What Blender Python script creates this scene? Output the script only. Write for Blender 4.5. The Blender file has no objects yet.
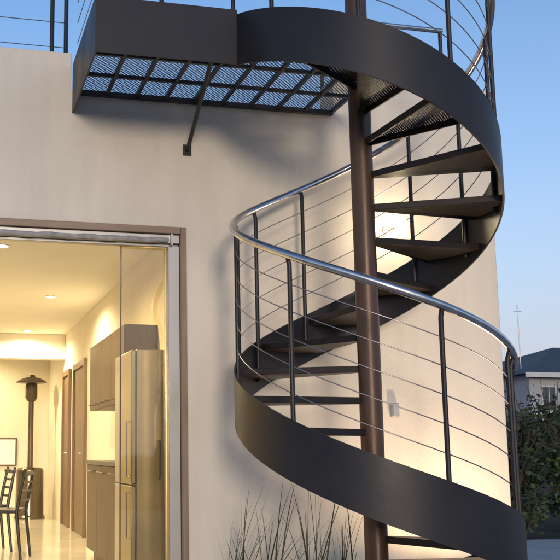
import bpy, bmesh, math, random
from mathutils import Vector, Matrix
random.seed(7)
S = bpy.context.scene
COL = S.collection
R = math.radians
OFF = {}

# ------------------------------------------------------------------ materials
def M(name, col, rough=.5, metal=0.0, var=.15, scale=6, bump=0.0, bscale=80, coat=0.0, spec=.5, rvar=.1):
    m = bpy.data.materials.new(name); m.use_nodes = True
    nt = m.node_tree; N = nt.nodes; L = nt.links
    b = N['Principled BSDF']
    tc = N.new('ShaderNodeTexCoord')
    n1 = N.new('ShaderNodeTexNoise'); n1.inputs['Scale'].default_value = scale; n1.inputs['Detail'].default_value = 6
    L.new(tc.outputs['Object'], n1.inputs['Vector'])
    mr = N.new('ShaderNodeMapRange'); mr.inputs['From Min'].default_value = .3; mr.inputs['From Max'].default_value = .7
    mr.inputs['To Min'].default_value = 1-var; mr.inputs['To Max'].default_value = 1+var
    L.new(n1.outputs['Fac'], mr.inputs['Value'])
    mx = N.new('ShaderNodeVectorMath'); mx.operation = 'SCALE'
    mx.inputs[0].default_value = col[:3]
    L.new(mr.outputs['Result'], mx.inputs['Scale'])
    L.new(mx.outputs['Vector'], b.inputs['Base Color'])
    r2 = N.new('ShaderNodeMapRange'); r2.inputs['From Min'].default_value = .3; r2.inputs['From Max'].default_value = .7
    r2.inputs['To Min'].default_value = max(.02, rough-rvar); r2.inputs['To Max'].default_value = min(1, rough+rvar)
    L.new(n1.outputs['Fac'], r2.inputs['Value']); L.new(r2.outputs['Result'], b.inputs['Roughness'])
    b.inputs['Metallic'].default_value = metal
    b.inputs['Specular IOR Level'].default_value = spec
    b.inputs['Coat Weight'].default_value = coat
    if bump:
        n2 = N.new('ShaderNodeTexNoise'); n2.inputs['Scale'].default_value = bscale; n2.inputs['Detail'].default_value = 5
        L.new(tc.outputs['Object'], n2.inputs['Vector'])
        bp = N.new('ShaderNodeBump'); bp.inputs['Strength'].default_value = bump; bp.inputs['Distance'].default_value = .01
        L.new(n2.outputs['Fac'], bp.inputs['Height']); L.new(bp.outputs['Normal'], b.inputs['Normal'])
    return m

def emit(name, col, s, sample=True):
    m = bpy.data.materials.new(name); m.use_nodes = True
    b = m.node_tree.nodes['Principled BSDF']
    b.inputs['Base Color'].default_value = (*col, 1)
    b.inputs['Emission Color'].default_value = (*col, 1); b.inputs['Emission Strength'].default_value = s
    if not sample: m.cycles.emission_sampling = 'NONE'
    return m

def perforated(name, col, pitch, hole, rough=.45):
    m = M(name, col, rough, .3, .25, 5)
    nt = m.node_tree; N = nt.nodes; L = nt.links
    out = N['Material Output']; b = N['Principled BSDF']
    tc = N.new('ShaderNodeTexCoord'); mp = N.new('ShaderNodeMapping')
    mp.inputs['Rotation'].default_value = (0, 0, R(45)); mp.inputs['Scale'].default_value = (1/pitch,)*3
    L.new(tc.outputs['Object'], mp.inputs['Vector'])
    fr = N.new('ShaderNodeVectorMath'); fr.operation = 'FRACTION'; L.new(mp.outputs['Vector'], fr.inputs[0])
    sb = N.new('ShaderNodeVectorMath'); sb.operation = 'SUBTRACT'; sb.inputs[1].default_value = (.5, .5, 0); L.new(fr.outputs[0], sb.inputs[0])
    ml = N.new('ShaderNodeVectorMath'); ml.operation = 'MULTIPLY'; ml.inputs[1].default_value = (1, 1, 0); L.new(sb.outputs[0], ml.inputs[0])
    ln = N.new('ShaderNodeVectorMath'); ln.operation = 'LENGTH'; L.new(ml.outputs[0], ln.inputs[0])
    lt = N.new('ShaderNodeMath'); lt.operation = 'LESS_THAN'; lt.inputs[1].default_value = hole; L.new(ln.outputs['Value'], lt.inputs[0])
    tr = N.new('ShaderNodeBsdfTransparent'); mix = N.new('ShaderNodeMixShader')
    L.new(lt.outputs[0], mix.inputs[0]); L.new(b.outputs[0], mix.inputs[1]); L.new(tr.outputs[0], mix.inputs[2])
    L.new(mix.outputs[0], out.inputs['Surface'])
    return m

def glass(name, tint, gcol):
    m = bpy.data.materials.new(name); m.use_nodes = True
    nt = m.node_tree; N = nt.nodes; L = nt.links; N.remove(N['Principled BSDF'])
    tr = N.new('ShaderNodeBsdfTransparent'); tr.inputs[0].default_value = (*tint, 1)
    gl = N.new('ShaderNodeBsdfGlossy'); gl.inputs['Roughness'].default_value = .03; gl.inputs['Color'].default_value = (*gcol, 1)
    fz = N.new('ShaderNodeFresnel'); fz.inputs[0].default_value = 1.7
    mix = N.new('ShaderNodeMixShader')
    L.new(fz.outputs[0], mix.inputs[0]); L.new(tr.outputs[0], mix.inputs[1]); L.new(gl.outputs[0], mix.inputs[2])
    L.new(mix.outputs[0], N['Material Output'].inputs['Surface'])
    return m

def leafmat(name, c1, c2, scale=3):
    m = bpy.data.materials.new(name); m.use_nodes = True
    nt = m.node_tree; N = nt.nodes; L = nt.links; b = N['Principled BSDF']
    tc = N.new('ShaderNodeTexCoord'); n = N.new('ShaderNodeTexNoise'); n.inputs['Scale'].default_value = scale; n.inputs['Detail'].default_value = 8
    L.new(tc.outputs['Object'], n.inputs['Vector'])
    cr = N.new('ShaderNodeValToRGB'); cr.color_ramp.elements[0].position = .35; cr.color_ramp.elements[1].position = .65
    cr.color_ramp.elements[0].color = (*c1, 1); cr.color_ramp.elements[1].color = (*c2, 1)
    L.new(n.outputs['Fac'], cr.inputs[0]); L.new(cr.outputs[0], b.inputs['Base Color'])
    b.inputs['Roughness'].default_value = .6; b.inputs['Specular IOR Level'].default_value = .3
    return m

def stucco():
    m = M('cream_stucco', (.79, .72, .615), .85, 0, .06, 1.3, .3, 140, spec=.2)
    nt = m.node_tree; N = nt.nodes; L = nt.links; b = N['Principled BSDF']
    src = b.inputs['Base Color'].links[0].from_socket
    tc = N.new('ShaderNodeTexCoord'); mp = N.new('ShaderNodeMapping'); mp.inputs['Scale'].default_value = (5, 5, .5)
    n = N.new('ShaderNodeTexNoise'); n.inputs['Scale'].default_value = 1.6; n.inputs['Detail'].default_value = 8
    L.new(tc.outputs['Object'], mp.inputs[0]); L.new(mp.outputs[0], n.inputs['Vector'])
    mr = N.new('ShaderNodeMapRange'); mr.inputs['From Min'].default_value = .35; mr.inputs['From Max'].default_value = .7
    mr.inputs['To Min'].default_value = 1.0; mr.inputs['To Max'].default_value = .93
    L.new(n.outputs['Fac'], mr.inputs[0])
    sc = N.new('ShaderNodeVectorMath'); sc.operation = 'SCALE'
    L.new(src, sc.inputs[0]); L.new(mr.outputs[0], sc.inputs['Scale']); L.new(sc.outputs[0], b.inputs['Base Color'])
    return m

def tiles(name, c1, mortar, w, h, rough):
    m = bpy.data.materials.new(name); m.use_nodes = True
    nt = m.node_tree; N = nt.nodes; L = nt.links; b = N['Principled BSDF']
    tc = N.new('ShaderNodeTexCoord'); br = N.new('ShaderNodeTexBrick')
    br.offset = 0; br.inputs['Scale'].default_value = 1; br.inputs['Brick Width'].default_value = w; br.inputs['Row Height'].default_value = h
    br.inputs['Mortar Size'].default_value = .006
    br.inputs['Color1'].default_value = (*c1, 1); br.inputs['Color2'].default_value = (*[c*.9 for c in c1], 1); br.inputs['Mortar'].default_value = (*mortar, 1)
    L.new(tc.outputs['Object'], br.inputs['Vector']); L.new(br.outputs['Color'], b.inputs['Base Color'])
    n = N.new('ShaderNodeTexNoise'); n.inputs['Scale'].default_value = 4
    L.new(tc.outputs['Object'], n.inputs['Vector'])
    mr = N.new('ShaderNodeMapRange'); mr.inputs['To Min'].default_value = rough-.06; mr.inputs['To Max'].default_value = rough+.06
    L.new(n.outputs['Fac'], mr.inputs[0]); L.new(mr.outputs[0], b.inputs['Roughness'])
    return m

def wood(name, c1, c2, rough=.45, axis='Z'):
    m = bpy.data.materials.new(name); m.use_nodes = True
    nt = m.node_tree; N = nt.nodes; L = nt.links; b = N['Principled BSDF']
    tc = N.new('ShaderNodeTexCoord'); mp = N.new('ShaderNodeMapping')
    mp.inputs['Scale'].default_value = (30, 30, 2) if axis == 'Z' else (2, 30, 30)
    n = N.new('ShaderNodeTexNoise'); n.inputs['Scale'].default_value = 1; n.inputs['Detail'].default_value = 6; n.inputs['Distortion'].default_value = .6
    L.new(tc.outputs['Object'], mp.inputs[0]); L.new(mp.outputs[0], n.inputs['Vector'])
    cr = N.new('ShaderNodeValToRGB'); cr.color_ramp.elements[0].position = .3; cr.color_ramp.elements[1].position = .7
    cr.color_ramp.elements[0].color = (*c1, 1); cr.color_ramp.elements[1].color = (*c2, 1)
    L.new(n.outputs['Fac'], cr.inputs[0]); L.new(cr.outputs[0], b.inputs['Base Color']); b.inputs['Roughness'].default_value = rough
    return m

MT = dict(
    wall=stucco(),
    steel=M('dark_painted_steel', (.020, .019, .023), .46, .15, .2, 4, .03, 160, spec=.45, rvar=.06),
    lsteel=M('landing_joist_steel', (.045, .042, .046), .5, .2, .3, 4, .08, 160, spec=.4),
    tread=M('brown_painted_steel', (.024, .018, .017), .5, .2, .3, 4, .06, 160, spec=.35),
    pole=M('bronze_painted_steel', (.105, .058, .037), .38, .25, .3, 3, .06, 120),
    stainless=M('brushed_stainless', (.60, .59, .60), .24, 1, .08, 14, rvar=.08),
    cable=M('steel_cable', (.30, .29, .30), .4, .9, .1, 30),
    perf_deck=perforated('perforated_deck', (.13, .12, .12), .020, .44),
    perf_tread=perforated('perforated_tread', (.035, .03, .03), .016, .33),
    timber=wood('stained_timber', (.24, .165, .11), (.34, .245, .17)),
    timber_h=wood('stained_timber_head', (.24, .165, .11), (.34, .245, .17), axis='X'),
    idoor=wood('interior_timber', (.12, .07, .038), (.18, .115, .065)),
    alu=M('aluminium', (.42, .41, .40), .42, 1, .03, 6, rvar=.02),
    aludark=M('dark_profile', (.10, .08, .06), .4, .6, .1, 20),
    glass=glass('door_glass', (.95, .90, .76), (1, .96, .9)),
    blind=M('blind_fabric', (.35, .34, .33), .75, 0, .25, 20, .3, 60),
    plaster=M('interior_plaster', (.75, .70, .59), .8, 0, .04, 2, .1, 120, spec=.2),
    ceilp=M('ceiling_paint', (.82, .79, .71), .85, 0, .03, 2, spec=.2),
    floor=tiles('stone_floor', (.66, .62, .53), (.45, .41, .35), .8, .8, .13),
    cab=wood('cabinet_veneer', (.055, .031, .015), (.095, .058, .03), .42),
    top=M('stone_worktop', (.04, .035, .03), .35, 0, .3, 60),
    fridge=M('fridge_steel', (.46, .44, .40), .3, .9, .04, 3, rvar=.03),
    black=M('black_lacquer', (.015, .014, .014), .35, 0, .2, 10),
    hsteel=M('heater_bronze', (.16, .13, .10), .22, .9, .08, 5, rvar=.03),
    wplastic=M('white_plastic', (.75, .74, .72), .4, 0, .04, 12),
    gplastic=M('grey_plastic', (.40, .41, .42), .4, 0, .05, 12),
    blade=leafmat('grass_blade', (.035, .042, .022), (.10, .10, .05), 4),
    leaf=leafmat('shrub_leaf', (.024, .042, .019), (.085, .12, .05), 3),
    leaf2=leafmat('tree_leaf', (.020, .034, .018), (.07, .095, .042), 1.2),
    lowleaf=leafmat('low_plant_leaf', (.05, .055, .03), (.15, .14, .09), 9),
    bark=M('bark', (.08, .055, .04), .9, 0, .3, 12, .6, 30),
    slate=M('slate_roof', (.05, .055, .065), .7, 0, .25, 3, .4, 8),
    render=M('pale_render', (.38, .39, .42), .85, 0, .08, .7),
    roofm=M('roof_screed', (.45, .44, .43), .85, 0, .08, .7),
    trim=M('white_trim', (.58, .58, .59), .6, 0, .05, 3),
    pane=M('dark_window_glass', (.03, .04, .05), .08, 0, .2, 3, spec=.8),
    ground=M('garden_ground', (.07, .065, .05), .95, 0, .4, 1.2, .6, 12, spec=.2),
    paving=tiles('grey_paving', (.36, .35, .34), (.2, .19, .18), .6, .6, .75),
    lampglow=emit('lamp_glow', (1, .79, .50), 95),
    lens=emit('downlight_lens', (1, .88, .68), 25, False),
    ulens=emit('uplight_lens', (1, .75, .42), 6, False),
    art=M('opal_panel', (.80, .82, .82), .4, 0, .12, 5),
)

# ------------------------------------------------------------------ mesh builder
class MB:
    def __init__(s): s.bm = bmesh.new()
    def face(s, vs):
        try: s.bm.faces.new(vs)
        except ValueError: pass
    def box(s, a, b):
        x0, y0, z0 = a; x1, y1, z1 = b
        v = [s.bm.verts.new(p) for p in ((x0,y0,z0),(x1,y0,z0),(x1,y1,z0),(x0,y1,z0),(x0,y0,z1),(x1,y0,z1),(x1,y1,z1),(x0,y1,z1))]
        for f in ((0,3,2,1),(4,5,6,7),(0,1,5,4),(1,2,6,5),(2,3,7,6),(3,0,4,7)): s.face([v[i] for i in f])
        return s
    def bar(s, p0, p1, w, h):
        p0 = Vector(p0); p1 = Vector(p1); t = (p1-p0).normalized()
        up = Vector((0,0,1)) if abs(t.z) < .95 else Vector((1,0,0))
        sd = t.cross(up).normalized(); up = sd.cross(t)
        v = []
        for p in (p0, p1):
            for a, b in ((-1,-1),(1,-1),(1,1),(-1,1)): v.append(s.bm.verts.new(p+sd*a*w/2+up*b*h/2))
        for f in ((0,1,2,3),(7,6,5,4),(0,4,5,1),(1,5,6,2),(2,6,7,3),(3,7,4,0)): s.face([v[i] for i in f])
        return s
    def tube(s, pts, r, n=10, cap=True):
        pts = [Vector(p) for p in pts]; rs = r if isinstance(r, (list, tuple)) else [r]*len(pts)
        rings = []; nrm = None
        for i, p in enumerate(pts):
            t = (pts[min(i+1, len(pts)-1)]-pts[max(i-1, 0)]).normalized()
            if nrm is None:
                nrm = t.cross(Vector((0,0,1)) if abs(t.z) < .9 else Vector((1,0,0))).normalized()
            else: nrm = (nrm - t*nrm.dot(t)).normalized()
            bn = t.cross(nrm)
            rings.append([s.bm.verts.new(p+(nrm*math.cos(2*math.pi*k/n)+bn*math.sin(2*math.pi*k/n))*rs[i]) for k in range(n)])
        for a, b in zip(rings, rings[1:]):
            for k in range(n): s.face((a[k], a[(k+1)%n], b[(k+1)%n], b[k]))
        if cap: s.face(rings[0][::-1]); s.face(rings[-1])
        return s
    def lathe(s, c, prof, n=24):
        c = Vector(c); rings = []
        for r, z in prof: rings.append([s.bm.verts.new(c+Vector((r*math.cos(2*math.pi*k/n), r*math.sin(2*math.pi*k/n), z))) for k in range(n)])
        for a, b in zip(rings, rings[1:]):
            for k in range(n): s.face((a[k], a[(k+1)%n], b[(k+1)%n], b[k]))
        s.face(rings[0][::-1]); s.face(rings[-1]); return s
    def prism(s, pts, d):
        pts = [Vector(p) for p in pts]; d = Vector(d)
        a = [s.bm.verts.new(p) for p in pts]; b = [s.bm.verts.new(p+d) for p in pts]
        s.face(a[::-1]); s.face(b)
        for i in range(len(a)): s.face((a[i], a[(i+1)%len(a)], b[(i+1)%len(a)], b[i]))
        return s
    def quad(s, ps): s.face([s.bm.verts.new(p) for p in ps]); return s
    def foliage(s, c, rad, n, leaf, clumps=14, spread=.38):
        c = Vector(c); cs = []
        for _ in range(clumps):
            while True:
                u = Vector((random.uniform(-1,1), random.uniform(-1,1), random.uniform(-1,1)))
                if .25 < u.length < 1: break
            cs.append((u*.8, random.uniform(.5, 1.25)))
        for _ in range(n):
            k, w = random.choice(cs)
            u = k + Vector((random.gauss(0,1), random.gauss(0,1), random.gauss(0,1)))*spread*w*.6
            p = c+Vector((u.x*rad[0], u.y*rad[1], u.z*rad[2]))
            a = Vector((random.gauss(0,1), random.gauss(0,1), random.gauss(0,.6))).normalized()
            b = a.cross(Vector((random.gauss(0,1), random.gauss(0,1), random.gauss(0,1)))).normalized()
            l = leaf*random.uniform(.6, 1.4); w2 = l*.3
            s.quad([p-a*l*.5, p+b*w2, p+a*l*.5, p-b*w2])
        return s
    def build(s, name, mat, parent=None, loc=None, bevel=0, smooth=True):
        off = Vector(loc) if loc else (OFF.get(parent.name, Vector((0,0,0))) if parent else Vector((0,0,0)))
        bmesh.ops.translate(s.bm, verts=s.bm.verts, vec=-off)
        bmesh.ops.recalc_face_normals(s.bm, faces=s.bm.faces)
        me = bpy.data.meshes.new(name); s.bm.to_mesh(me); s.bm.free()
        if smooth:
            me.polygons.foreach_set('use_smooth', [True]*len(me.polygons)); me.set_sharp_from_angle(angle=R(35))
        me.materials.append(mat)
        o = bpy.data.objects.new(name, me); COL.objects.link(o)
        if parent: o.parent = parent
        else: o.location = off
        OFF[o.name] = off
        if bevel:
            b = o.modifiers.new('bevel', 'BEVEL'); b.width = bevel; b.segments = 2; b.limit_method = 'ANGLE'
        return o

def tag(o, label=None, cat=None, group=None, kind=None):
    if label: o['label'] = label
    if cat: o['category'] = cat
    if group: o['group'] = group
    if kind: o['kind'] = kind
    return o
def thing(name, loc, label, cat, group=None):
    o = bpy.data.objects.new(name, None); COL.objects.link(o); o.location = loc; o.empty_display_size = .1
    OFF[o.name] = Vector(loc); return tag(o, label, cat, group)
def copy_tree(o, parent=None):
    kids = [k for k in o.children]
    c = o.copy(); COL.objects.link(c); c.parent = parent
    for k in kids: copy_tree(k, c)
    return c
def lamp(name, typ, loc, energy, col, parent=None, **kw):
    d = bpy.data.lights.new(name, typ); d.energy = energy; d.color = col
    for k, v in kw.items(): setattr(d, k, v)
    o = bpy.data.objects.new(name, d); COL.objects.link(o)
    if parent: o.parent = parent; o.location = Vector(loc)-OFF[parent.name]
    else: o.location = loc
    return o

# ------------------------------------------------------------------ setting
g = MB(); g.quad([(-3000,-200,-.06),(3000,-200,-.06),(3000,4000,-.06),(-3000,4000,-.06)])
tag(g.build('ground', MT['ground']), kind='structure')
p = MB(); p.box((-9,-4,-.056),(4.6,5.3,-.03)); p.box((4.62,-4,-.056),(22,9.9,-.028))
tag(p.build('paved_terrace', MT['paving']), kind='structure')

WY = 6.0; WT = 3.82; WX = 4.05; DX = 1.61; DH = 2.59
lx0, lx1, ly0 = .80, 2.74, 5.0
house = thing('modern_house', (0, WY, 0), 'cream rendered modern house with flat roof and wide glass door opening', 'house')
m = MB(); m.prism([(-5,WY,-.1),(-2.2,WY,-.1),(-2.2,WY,DH),(DX,WY,DH),(DX,WY,-.1),(WX,WY,-.1),(WX,WY,WT),(lx1+.02,WY,WT),(lx1+.02,WY,3.545),(lx0-.02,WY,3.545),(lx0-.02,WY,WT),(-5,WY,WT)], (0,.25,0))
m.build('facade_wall', MT['wall'], house, bevel=.008)
m = MB(); m.box((WX-.25,WY+.252,-.1),(WX-.002,15.6,WT-.002)); m.build('side_wall', MT['wall'], house)
m = MB(); m.box((-5,WY+.252,3.3),(WX-.252,15.6,3.5)); m.build('roof_slab', MT['roofm'], house)
m = MB(); m.box((-3.5,WY+.0,-.055),(1.66,15.2,0)); m.build('interior_floor', MT['floor'], house)
m = MB(); m.box((-3.5,WY+.252,2.72),(1.66,15.2,2.82)); m.build('ceiling', MT['ceilp'], house)
m = MB(); m.box((1.662,WY+.252,-.05),(1.8,15.2,2.9)); m.build('interior_wall', MT['plaster'], house)
m = MB(); m.box((-3.65,WY+.252,-.05),(-3.502,15.2,2.9)); m.build('interior_wall', MT['plaster'], house)
m = MB(); m.box((-3.65,15.202,-.05),(1.8,15.35,2.9)); m.build('interior_wall', MT['plaster'], house)
m = MB(); m.box((-3.5,13.1,2.36),(1.66,13.35,2.718)); m.build('ceiling_beam', MT['ceilp'], house)
fr = MB(); fr.box((DX-.042,WY-.008,-.03),(DX-.001,WY+.2,DH-.001)); df = fr.build('door_frame', MT['timber'], house, bevel=.004)
h = MB(); h.box((-2.2,WY-.010,DH-.050),(DX-.044,WY+.2,DH-.001)); h.build('door_head', MT['timber_h'], df, bevel=.004)
a = MB(); a.box((1.485,WY+.03,0),(1.566,WY+.06,2.46)); a.box((1.49,WY+.062,0),(1.566,WY+.18,2.46)); a.build('door_jamb', MT['alu'], df, bevel=.003)
a = MB(); a.box((-2.2,WY+.02,2.475),(1.566,WY+.19,2.538)); a.box((-2.2,WY+.05,2.455),(1.566,WY+.065,2.4745)); a.build('door_track', MT['alu'], df, bevel=.003)
d = MB(); d.box((1.165,WY+.105,.012),(1.485,WY+.117,2.46)); sd = d.build('sliding_door', MT['glass'], house)
d = MB(); d.box((1.157,WY+.102,.01),(1.1645,WY+.120,2.46)); d.build('edge_profile', MT['aludark'], sd)
d = MB(); d.box((1.165,WY+.098,.001),(1.485,WY+.124,.0115)); d.build('bottom_rail', MT['alu'], sd)
d = MB(); d.tube([(1.43,WY+.104,.84),(1.43,WY+.07,.84),(1.43,WY+.07,1.10),(1.43,WY+.104,1.10)], .007, 8); d.build('handle', MT['aludark'], sd)

bl = thing('roller_blind', (0.4,WY+.0,2.45), 'rolled up grey fabric blind under the timber door head', 'blind')
m = MB(); n = 60
m.tube([(-1.8+3.28*i/n, WY+.005+.004*math.sin(i*1.9), 2.492+.003*math.sin(i*1.3)) for i in range(n+1)], [.019+.002*math.sin(i*2.3) for i in range(n+1)], 12)
m.build('rolled_fabric', MT['blind'], bl)
for x in (-1.82, 1.50):
    m = MB(); m.box((x-.006,WY-.025,2.455),(x+.006,WY+.019,2.535)); m.build('bracket', MT['alu'], bl)

# ------------------------------------------------------------------ spiral stair
CX, CY, RR = 2.485, 5.02, .815
AF = math.degrees(math.atan2(-CY, -CX))
KN = [(-120,-.15),(-70,0.13),(0,.47),(81,.85),(162,1.35),(261,2.01),(360,2.69),(441,3.23),(522,3.63),(600,4.05)]
def zf(f):
    for i in range(1, len(KN)-2):
        if f <= KN[i+1][0] or i == len(KN)-3:
            (x0,y0),(x1,y1),(x2,y2),(x3,y3) = KN[i-1:i+3]
            t = (f-x1)/(x2-x1); h = x2-x1
            m1 = (y2-y0)/(x2-x0)*h; m2 = (y3-y1)/(x3-x1)*h
            return (2*t**3-3*t*t+1)*y1+(t**3-2*t*t+t)*m1+(-2*t**3+3*t*t)*y2+(t**3-t*t)*m2
def ang(f): return R(AF+81-f)
def P(f, r, dz=0, z=None): return Vector((CX+r*math.cos(ang(f)), CY+r*math.sin(ang(f)), (zf(f) if z is None else z)+dz))
F0, F1 = -68, 519
FR = -7
stair = thing('spiral_staircase', (CX,CY,-.03), 'dark steel spiral staircase with stainless handrail and cable balustrade', 'staircase')
m = MB(); m.tube([(CX,CY,-.03),(CX,CY,4.75)], .068, 40); m.lathe((CX,CY,4.75), [(.076,0),(.076,.02),(.04,.04),(.01,.045)]); m.lathe((CX,CY,-.03), [(.15,0),(.15,.015),(.07,.02)])
m.build('centre_pole', MT['pole'], stair)
m = MB(); rings = []; HB = .165; NS = 250
for i in range(NS+1):
    f = F0+(F1-F0)*i/NS
    rings.append([m.bm.verts.new(P(f, r, dz)) for r, dz in ((RR,-HB),(RR,HB),(RR-.012,HB),(RR-.012,-HB))])
for A, B in zip(rings, rings[1:]):
    for k in range(4): m.face((A[k], A[(k+1)%4], B[(k+1)%4], B[k]))
m.face(rings[0]); m.face(rings[-1][::-1])
m.build('stringer', MT['steel'], stair)
TA = 29.5
fk = 160-TA*8
while fk < 503:
    z = zf(fk)-.01
    a1, a2 = fk-TA/2-2.5, fk+TA/2+1.0
    if z > .02:
        perf = fk > 395
        ri, ro = .064, RR-.0135
        arc = [P(a1+(a2-a1)*i/8, ro, 0, z) for i in range(9)]
        t = MB()
        if perf:
            t.bar(P(a1, ri, 0, z), P(a1, ro, 0, z), .010, .040); t.bar(P(a2, ri, 0, z), P(a2, ro, 0, z), .010, .040)
            for i in range(8): t.bar(arc[i], arc[i+1], .010, .036)
        else:
            t.prism([P(a1, ri, -.020, z)]+[q+Vector((0,0,-.020)) for q in arc]+[P(a2, ri, -.020, z)], (0,0,.040))
        o = t.build('tread', MT['tread'], stair, bevel=0 if perf else .003)
        if perf:
            q = MB(); q.prism([P(a1, ri+.004, .0205, z)]+[v+Vector((0,0,.0205)) for v in arc]+[P(a2, ri+.004, .0205, z)], (0,0,.004)); q.build('tread_plate', MT['perf_tread'], o, smooth=False)
    fk += TA
RH = 1.07
zl = 3.73
m = MB(); pts = [P(FR+(F1-FR)*i/220, RR-.006, RH) for i in range(221)]
e = pts[-1]
pts += [Vector((e.x-.05, ly0+.01, zf(F1)+RH+.01)), Vector((1.2, ly0+.01, zl+.97)), Vector((lx0+.04, ly0+.01, zl+.97)), Vector((lx0+.01, ly0+.05, zl+.97)), Vector((lx0+.01, WY-.02, zl+.97))]
m.tube(pts, .024, 14); m.build('handrail', MT['stainless'], stair)
posts = [-6, 4, 11, 53, 112, 166, 172, 197, 229, 285, 314, 342, 366, 402, 440, 478, 515]
for f in posts:
    m = MB(); m.tube([P(f, RR-.024, -.10), P(f, RR-.024, RH-.06), P(f, RR-.008, RH-.01)], .0135, 10); m.build('baluster', MT['steel'], stair)
for x in (1.2, lx0+.02):
    m = MB(); m.tube([(x,ly0+.014,zl-.2),(x,ly0+.014,zl+.96)], .0135, 10); m.build('baluster', MT['steel'], stair)
for k in range(5):
    dz = HB+.14+k*.15
    m = MB(); pts = [P(FR+(F1-FR)*i/180, RR-.024, dz) for i in range(181)]
    pts += [Vector((1.2, ly0+.014, zl+.16+k*.155)), Vector((lx0+.02, ly0+.014, zl+.16+k*.155)), Vector((lx0+.02, WY-.01, zl+.16+k*.155))]
    m.tube(pts, .003, 6); m.build('cable', MT['cable'], stair)
zb = 3.375
m = MB()
m.box((lx0,ly0-.012,zb),(1.675,ly0,zl)); m.box((lx0-.012,ly0-.012,zb),(lx0-.0005,WY-.002,zl))
landing = m.build('landing', MT['steel'], stair)
m = MB(); gz = 3.52; xs2 = 2.38; yn = 5.12
m.box((lx0,WY-.035,gz-.015),(lx1,WY-.003,gz+.02)); m.box((lx0+.001,ly0+.001,gz-.03),(xs2,ly0+.03,gz+.03)); m.box((xs2+.001,yn,gz-.02),(lx1-.021,yn+.022,gz+.03)); m.box((lx1-.02,yn,gz-.008),(lx1,WY-.036,gz+.029))
nx = 9
for i in range(0, nx):
    x = lx0+.01+(lx1-lx0-.03)*i/nx; m.box((x,(ly0+.031 if x < xs2-.03 else yn+.023),gz-.006),(x+.022,WY-.036,gz+.022))
for yy in (5.33, 5.66): m.box((lx0+.002,yy,gz-.004),(lx1-.021,yy+.022,gz+.020))
m.build('landing_joists', MT['lsteel'], landing)
m = MB(); m.prism([(lx0+.001,ly0+.001,gz+.032),(xs2,ly0+.001,gz+.032),(xs2,yn,gz+.032),(lx1,yn,gz+.032),(lx1,WY-.003,gz+.032),(lx0+.001,WY-.003,gz+.032)], (0,0,.003)); m.build('landing_grating', MT['perf_deck'], landing, smooth=False)
m = MB(); m.tube([(1.56,5.12,3.495),(1.62,WY-.012,3.16)], .015, 12); m.box((1.59,WY-.008,3.12),(1.65,WY-.001,3.20)); m.build('landing_brace', MT['steel'], landing)

# ------------------------------------------------------------------ terrace railings
def railing(label, x0, x1, y, ztop, zs, xs):
    t = thing('terrace_railing', ((x0+x1)/2, y, WT), label, 'railing')
    m = MB(); m.tube([(x0,y,ztop),(x1,y,ztop)], .021, 12); m.build('handrail', MT['stainless'], t)
    for x in xs:
        m = MB(); m.tube([(x,y,3.5 if y > 6.3 else WT),(x,y,ztop-.01)], .016, 10); m.build('post', MT['steel'], t)
    for z in zs:
        m = MB(); m.tube([(x0,y,z),(x1,y,z)], .003, 6); m.build('cable', MT['cable'], t)
railing('cable railing on the flat roof left of the stair landing', -4.6, .76, 6.06, 4.85, [3.88,4.07,4.26,4.45,4.64], [-4.5,-3.2,-1.9,-.6,.645,.745])
railing('steel tube railing on the flat roof behind the stair top', 2.85, 4.0, 6.5, 4.55, [3.95,4.15,4.35], [2.9,3.98])

# ------------------------------------------------------------------ wall lamp, socket, uplight
wl = thing('wall_lamp', (3.15,WY,2.65), 'glowing round wall lamp on cream wall behind the spiral staircase', 'lamp')
m = MB(); m.tube([(3.15,WY-.001,2.65),(3.15,WY-.02,2.65)], .035, 24); m.tube([(3.15,WY-.02,2.65),(3.15,WY-.16,2.65)], .010, 12); m.build('back_plate', MT['wplastic'], wl)
m = MB(); bmesh.ops.create_uvsphere(m.bm, u_segments=20, v_segments=12, radius=.048, matrix=Matrix.Translation((3.15,WY-.205,2.65))); m.build('globe', MT['lampglow'], wl)
so = thing('outdoor_socket', (3.14,WY,1.32), 'small grey weatherproof socket box on cream wall', 'socket')
m = MB(); m.box((3.115,WY-.035,1.27),(3.175,WY-.001,1.37)); m.build('box', MT['gplastic'], so, bevel=.006)
m = MB(); m.box((3.121,WY-.043,1.276),(3.169,WY-.0355,1.364)); m.build('cover', MT['gplastic'], so, bevel=.003)
ux, uy = 3.42, 5.45
ul = thing('garden_uplight', (ux,uy,-.06), 'small garden spotlight on the ground below the staircase', 'garden light')
m = MB(); m.lathe((ux,uy,-.06), [(.02,0),(.02,.06),(.055,.07),(.06,.15)]); m.build('housing', MT['black'], ul)
m = MB(); m.lathe((ux,uy,.0905), [(.052,0),(.052,.004)]); m.build('lens', MT['ulens'], ul)
sp = lamp('uplight_beam', 'SPOT', (ux,uy,.11), 100, (1,.72,.43), ul, spot_size=R(165), spot_blend=.7, shadow_soft_size=.05)
sp.rotation_euler = (R(180),0,0)

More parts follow.
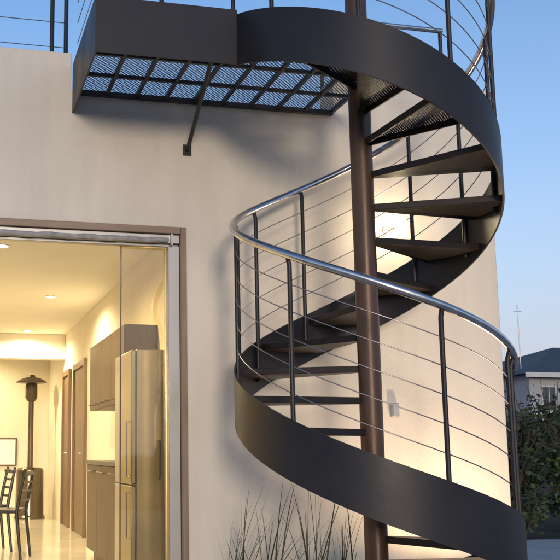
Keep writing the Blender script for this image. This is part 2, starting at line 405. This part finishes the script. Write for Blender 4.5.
# ------------------------------------------------------------------ interior things
def downlight(x, y, label, en=200):
    t = thing('downlight', (x,y,2.72), label, 'ceiling light', 'recessed downlights in the ceiling')
    m = MB(); m.lathe((x,y,2.712), [(.045,0),(.058,0),(.058,.0075),(.045,.0075)]); m.build('trim_ring', MT['wplastic'], t)
    m = MB(); m.lathe((x,y,2.708), [(.044,0),(.044,.008)]); m.build('lens', MT['lens'], t)
    lamp('downlight_beam', 'SPOT', (x,y,2.69), en, (1,.78,.44), t, spot_size=R(168), spot_blend=.6, shadow_soft_size=.06)
downlight(1.07, 9.8, 'recessed ceiling downlight nearer the glass door')
downlight(1.07, 12.75, 'recessed ceiling downlight in front of the ceiling beam')
downlight(.4, 7.4, 'recessed ceiling downlight just inside the door opening', 240)
for x, y in ((-1.4,8.5),(-1.4,12),(.2,14.4)): downlight(x, y, 'recessed ceiling downlight hidden from the street by wall or beam')

hx, hy = 1.28, 14.25
t = thing('patio_heater', (hx,hy,0), 'tall dark bronze patio heater with domed hood by far wall', 'heater')
m = MB(); m.lathe((hx,hy,0), [(.24,0),(.24,.03),(.22,.05),(.21,.74),(.18,.77),(.03,.78)]); m.build('base', MT['hsteel'], t)
m = MB(); m.tube([(hx,hy,.77),(hx,hy,1.82)], .042, 16); m.build('pole', MT['aludark'], t)
m = MB(); m.lathe((hx,hy,1.80), [(.06,0),(.095,.05),(.095,.25),(.08,.28)]); m.build('burner', MT['aludark'], t)
m = MB(); m.lathe((hx,hy,2.09), [(.24,0),(.245,.012),(.15,.065),(.06,.09),(.05,.12),(.01,.125)]); m.build('hood', MT['aludark'], t)
t = thing('framed_picture', (.80,15.2,.78), 'wide pale framed panel low on the far interior wall', 'picture')
m = MB(); m.box((.36,15.17,.78),(1.14,15.201,1.24)); m.build('frame', MT['aludark'], t, bevel=.004)
m = MB(); m.box((.385,15.165,.805),(1.115,15.1695,1.215)); m.build('print', MT['art'], t)
for i, (y0, y1, lb) in enumerate(((12.45,13.05,'brown wooden interior door farther from the kitchen'),(11.0,11.9,'brown wooden interior door beside the kitchen cabinets'))):
    t = thing('interior_door', (1.66,(y0+y1)/2,0), lb, 'door')
    m = MB(); m.box((1.62,y0-.08,0),(1.661,y0,2.16)); m.box((1.62,y1,0),(1.661,y1+.08,2.16)); m.box((1.62,y0-.0005,2.08),(1.661,y1+.0005,2.159)); m.build('frame', MT['idoor'], t, bevel=.004)
    m = MB(); m.box((1.645,y0+.002,.005),(1.66,y1-.002,2.078)); lf = m.build('door_leaf', MT['idoor'], t)
    m = MB(); m.tube([(1.644,y0+.07,1.0),(1.60,y0+.07,1.0),(1.60,y0+.17,1.0)], .009, 8); m.build('handle', MT['stainless'], lf)
def cabinet(name, label, x0, y0, y1, z0, z1, n, worktop):
    t = thing(name, (1.5,(y0+y1)/2,z0), label, 'cabinet')
    m = MB(); m.box((x0+.02,y0,z0+(.1 if worktop else 0)),(1.66,y1,z1))
    if worktop: m.box((x0+.07,y0+.01,z0),(1.65,y1-.01,z0+.1))
    m.build('carcass', MT['cab'], t)
    w = (y1-y0)/n
    for i in range(n):
        m = MB(); m.box((x0,y0+w*i+.003,z0+(.105 if worktop else .003)),(x0+.0195,y0+w*(i+1)-.003,z1-.003)); d = m.build('cabinet_door', MT['cab'], t, bevel=.002)
        zz = z1-.06 if worktop else z0+.05
        m = MB(); m.tube([(x0,y0+w*i+.12,zz),(x0-.025,y0+w*i+.12,zz),(x0-.025,y0+w*(i+1)-.12,zz),(x0,y0+w*(i+1)-.12,zz)], .005, 8); m.build('handle', MT['aludark'], d)
    if worktop:
        m = MB(); m.box((x0-.02,y0-.01,z1+.001),(1.66,y1+.01,z1+.04)); m.build('worktop', MT['top'], t, bevel=.003)
cabinet('wall_cabinet', 'brown wooden kitchen wall cabinet above the worktop', 1.38, 7.12, 8.9, 1.42, 2.05, 3, False)
cabinet('base_cabinet', 'brown wooden kitchen base cabinet with dark stone worktop', 1.36, 7.12, 8.9, 0, .9, 3, True)
for y, lb in ((8.0,'white double wall socket above worktop nearer the door'),(8.45,'white double wall socket above worktop farther from the door')):
    t = thing('wall_socket', (1.66,y,1.12), lb, 'socket')
    m = MB(); m.box((1.65,y-.07,1.08),(1.6615,y+.07,1.16)); m.build('face_plate', MT['wplastic'], t, bevel=.003)
    for q in (-.05, .01):
        m = MB(); m.box((1.645,y+q,1.105),(1.6495,y+q+.04,1.135)); m.build('rocker_switch', MT['gplastic'], t)
t = thing('refrigerator', (1.48,6.78,0), 'tall stainless steel refrigerator just inside the glass door', 'refrigerator')
m = MB(); m.box((1.345,6.45,.02),(1.66,7.1,1.77)); m.build('body', MT['fridge'], t, bevel=.006)
for z0, z1 in ((.06,.78),(.79,1.765)):
    m = MB(); m.box((1.305,6.455,z0),(1.343,7.095,z1)); d = m.build('door', MT['fridge'], t, bevel=.008)
    zz = (z0+.35, z1-.05) if z0 < .5 else (z0+.05, z0+.45)
    m = MB(); m.tube([(1.304,6.52,zz[0]),(1.285,6.52,zz[0]),(1.285,6.52,zz[1]),(1.304,6.52,zz[1])], .006, 8); m.build('handle', MT['fridge'], d)
ch = thing('dining_chair', (0,0,0), 'black dining chair with slatted back nearest the glass door', 'chair', 'black dining chairs indoors')
m = MB(); m.prism([(-.22,-.21,.44),(.2,-.2,.44),(.22,-.16,.44),(.22,.16,.44),(.2,.2,.44),(-.22,.21,.44)], (0,0,.035)); m.build('seat', MT['black'], ch, bevel=.008)
m = MB()
for k in range(4):
    z = .56+k*.085; m.tube([(.235+.02*k*.6,-.19,z),(.265+.02*k*.6,0,z),(.235+.02*k*.6,.19,z)], .013 if k < 3 else .024, 8)
m.build('backrest', MT['black'], ch)
for sy in (-1, 1):
    m = MB(); m.tube([(.26,sy*.2,0),(.21,sy*.19,.45),(.24,sy*.19,.62),(.285,sy*.18,.86)], [.013,.018,.017,.013], 10); m.build('leg', MT['black'], ch)
    m = MB(); m.tube([(-.21,sy*.2,0),(-.19,sy*.18,.44)], [.013,.018], 10); m.build('leg', MT['black'], ch)
ch2 = copy_tree(ch)
ch.location = (.53,9.05,0); ch.rotation_euler.z = R(-18)
ch2.location = (.40,9.75,0); ch2.rotation_euler.z = R(8); ch2['label'] = 'black dining chair partly hidden behind the nearer chair'

# ------------------------------------------------------------------ planting
def grass(x, y, hgt, n, spread, lean, label):
    t = MB()
    for i in range(n):
        a = random.uniform(0, 2*math.pi); hh = hgt*random.uniform(.5, 1.0); ln = random.uniform(.04, spread)
        bx, by = x+random.uniform(-.07,.07), y+random.uniform(-.05,.05); w = random.uniform(.0025,.0055)
        arch = random.choice((.06,.08,.12,.3))
        dx, dy = math.cos(a)*ln*(1+arch)+lean*random.uniform(.1,1), min(math.sin(a)*ln, WY-.06-by)
        prev = None
        for k in range(10):
            u = k/9; p = Vector((bx+dx*u**1.6, by+dy*u*u, -.06+hh*(u-arch*u**4*ln/spread)))
            ww = w*(1-u**2.5)+.0005; sdv = Vector((-math.sin(a+.6), math.cos(a+.6), 0))*ww
            cur = (t.bm.verts.new(p-sdv), t.bm.verts.new(p+sdv))
            if prev: t.face((prev[0], prev[1], cur[1], cur[0]))
            prev = cur
    o = t.build('ornamental_grass', MT['blade'], None, (x,y,-.06)); tag(o, label, 'grass plant', 'tall grass plants by the wall')
grass(1.84,5.70,1.12,24,.26,.28,'tall grass plant leftmost of four beside the cream wall')
grass(2.10,5.74,1.04,18,.26,.20,'tall grass plant second from left beside the cream wall')
grass(2.38,5.72,1.04,20,.24,.10,'tall grass plant third from left beside the cream wall')
grass(2.64,5.76,.94,15,.16,.04,'tall grass plant just behind the foot of the central pole')

def bush(x, y, rad, h, n, leaf, mat, label, name='shrub', cat='shrub', group=None, trunk=.05, clumps=18, low=.55, hz=.48, twigs=0):
    t = thing(name, (x,y,-.06), label, cat, group)
    m = MB()
    for k in range(5):
        a = k*1.26; m.tube([(x,y,-.06),(x+math.cos(a)*rad*.25,y+math.sin(a)*rad*.25,h*.35),(x+math.cos(a)*rad*.5,y+math.sin(a)*rad*.5,h*.8)], [trunk,trunk*.6,trunk*.2], 7)
    for k in range(twigs):
        a = random.uniform(0, 6.28); q = random.uniform(.2, .95)
        m.tube([(x+math.cos(a)*rad*.15,y+math.sin(a)*rad*.15,h*.3),(x+math.cos(a)*rad*q*.6,y+math.sin(a)*rad*q*.6,h*.75),(x+math.cos(a)*rad*q,y+math.sin(a)*rad*q,h*random.uniform(.9,1.2))], [trunk*.3,trunk*.2,trunk*.06], 5)
    m.build('trunk' if name == 'tree' else 'stem', MT['bark'], t)
    m = MB(); m.foliage((x,y,h*low), (rad,rad,h*hz), n, leaf, clumps)
    m.build('crown' if name == 'tree' else 'foliage', mat, t, smooth=False)
bush(2.05,5.50,.20,.31,500,.035,MT['lowleaf'],'low leafy plant at the foot of the wall, leftmost of three','leafy_plant','plant',None,.005,16)
bush(2.30,5.48,.20,.31,500,.035,MT['lowleaf'],'low leafy plant at the foot of the wall, middle of three','leafy_plant','plant',None,.005,16)
bush(2.53,5.52,.14,.29,420,.035,MT['lowleaf'],'low leafy plant at the foot of the wall beside the pole','leafy_plant','plant',None,.005,16)
bush(7.25,10.5,.42,.50,1100,.07,MT['leaf'],'low shrub at the edge of the paving closest to the wall corner',clumps=26,trunk=.02,twigs=14)
bush(8.15,10.7,.55,.58,1300,.07,MT['leaf'],'low shrub at the edge of the paving at the right picture edge',clumps=26,trunk=.02,twigs=14)
bush(8.45,12.6,.70,1.15,1300,.10,MT['leaf'],'taller green shrub behind the low shrubs closest to the staircase',clumps=32,twigs=24)
bush(9.75,12.5,.90,1.25,1500,.10,MT['leaf'],'taller green shrub behind the low shrubs at the right edge',clumps=32,twigs=24)
bush(10.2,15.0,.80,1.75,1000,.12,MT['leaf2'],'loose young tree behind the shrubs closest to the wall corner','tree','tree',None,.05,36,.66,.36,26)
bush(11.6,15.6,1.0,2.05,1200,.12,MT['leaf2'],'loose young tree behind the shrubs at right edge','tree','tree',None,.06,36,.66,.36,30)
bush(15.0,21.5,2.4,1.9,3500,.18,MT['leaf2'],'dark broad tree in front of the distant house','tree','tree',None,.1,26)

# ------------------------------------------------------------------ far house
hx0, hx1, hy0, hy1 = 24.5, 38, 34.5, 44
fh = thing('far_house', (hx0,hy0,-.06), 'pale rendered house with dark slate hip roof beyond the trees', 'house')
m = MB(); m.box((hx0,hy0,-.06),(hx1,hy1,4.3)); m.build('wall', MT['render'], fh)
m = MB(); e = .45; ze = 4.3; zr = 6.1
b = [m.bm.verts.new(v) for v in ((hx0-e,hy0-e,ze),(hx1+e,hy0-e,ze),(hx1+e,hy1+e,ze),(hx0-e,hy1+e,ze))]
r_ = [m.bm.verts.new(v) for v in ((hx0+4.8,39.25,zr),(hx1-4.8,39.25,zr))]
m.face((b[0],b[1],r_[1],r_[0])); m.face((b[1],b[2],r_[1])); m.face((b[2],b[3],r_[0],r_[1])); m.face((b[3],b[0],r_[0])); m.face(b[::-1])
rf = m.build('roof', MT['slate'], fh)
m = MB(); m.box((hx0-e-.03,hy0-e-.06,ze-.16),(hx1+e,hy0-e-.002,ze+.05)); m.build('gutter', MT['trim'], rf)
m = MB(); m.box((hx0-.06,hy0-.06,2.55),(hx1+.06,hy0-.001,2.67)); m.build('string_course', MT['trim'], fh)
m = MB(); m.tube([(hx0+.7,hy0+1.5,ze),(hx0+.7,hy0+1.5,7.6)], .020, 6); m.bar((hx0+.5,hy0+1.5,7.3),(hx0+.9,hy0+1.5,7.3),.02,.02); m.build('antenna', MT['alu'], rf)
for x in (25.1, 26.3, 27.8, 29.4, 31):
    m = MB(); m.box((x-.06,hy0-.05,2.69),(x+.66,hy0-.001,3.81)); w = m.build('window', MT['trim'], fh)
    for q in (0, .32):
        m = MB(); m.box((x+q,hy0-.06,2.75),(x+q+.28,hy0-.0505,3.75)); m.build('pane', MT['pane'], w)

# ------------------------------------------------------------------ world, sun, camera
w = bpy.data.worlds.new('World'); S.world = w; w.use_nodes = True
N = w.node_tree.nodes; L = w.node_tree.links
STR = .34
sky = N.new('ShaderNodeTexSky'); sky.sky_type = 'NISHITA'; sky.sun_disc = False
sky.sun_elevation = R(5); sky.sun_rotation = R(190); sky.air_density = 1.0; sky.dust_density = .9; sky.ozone_density = 2.5
tint = N.new('ShaderNodeVectorMath'); tint.operation = 'MULTIPLY'; tint.inputs[1].default_value = (1.06, 1.0, 1.10)
L.new(sky.outputs['Color'], tint.inputs[0])
tc = N.new('ShaderNodeTexCoord'); sx = N.new('ShaderNodeSeparateXYZ'); L.new(tc.outputs['Generated'], sx.inputs[0])
cr = N.new('ShaderNodeValToRGB'); el = cr.color_ramp.elements
el[0].position = 0; el[0].color = (1,1,1,1); el[1].position = .46; el[1].color = (0,0,0,1)
for ps, v in ((.09,.88),(.18,.52),(.30,.18)):
    q = el.new(ps); q.color = (v,v,v,1)
L.new(sx.outputs['Z'], cr.inputs[0])
mx = N.new('ShaderNodeMix'); mx.data_type = 'RGBA'
L.new(cr.outputs[0], mx.inputs[0]); L.new(tint.outputs[0], mx.inputs[6]); mx.inputs[7].default_value = (.60/STR,.61/STR,.74/STR,1)
bg = N['Background']; bg.inputs['Strength'].default_value = STR
L.new(mx.outputs[2], bg.inputs['Color'])
sun = lamp('afterglow_sun', 'SUN', (0,0,20), 1.2, (1,.84,.66), angle=R(10))
d = Vector((.17,1.0,-.085)); sun.rotation_euler = d.to_track_quat('-Z','Y').to_euler()

cd = bpy.data.cameras.new('camera'); cam = bpy.data.objects.new('camera', cd); COL.objects.link(cam)
cam.location = (0,0,1.03); cam.rotation_euler = (R(98.7),0,R(-12))
cd.sensor_width = 36; cd.lens = 900/560*36; cd.shift_x = .25; cd.shift_y = .059; cd.clip_end = 6000; cd.clip_start = .05
S.camera = cam
S.view_settings.view_transform = 'Standard'; S.view_settings.look = 'None'; S.view_settings.exposure = 0
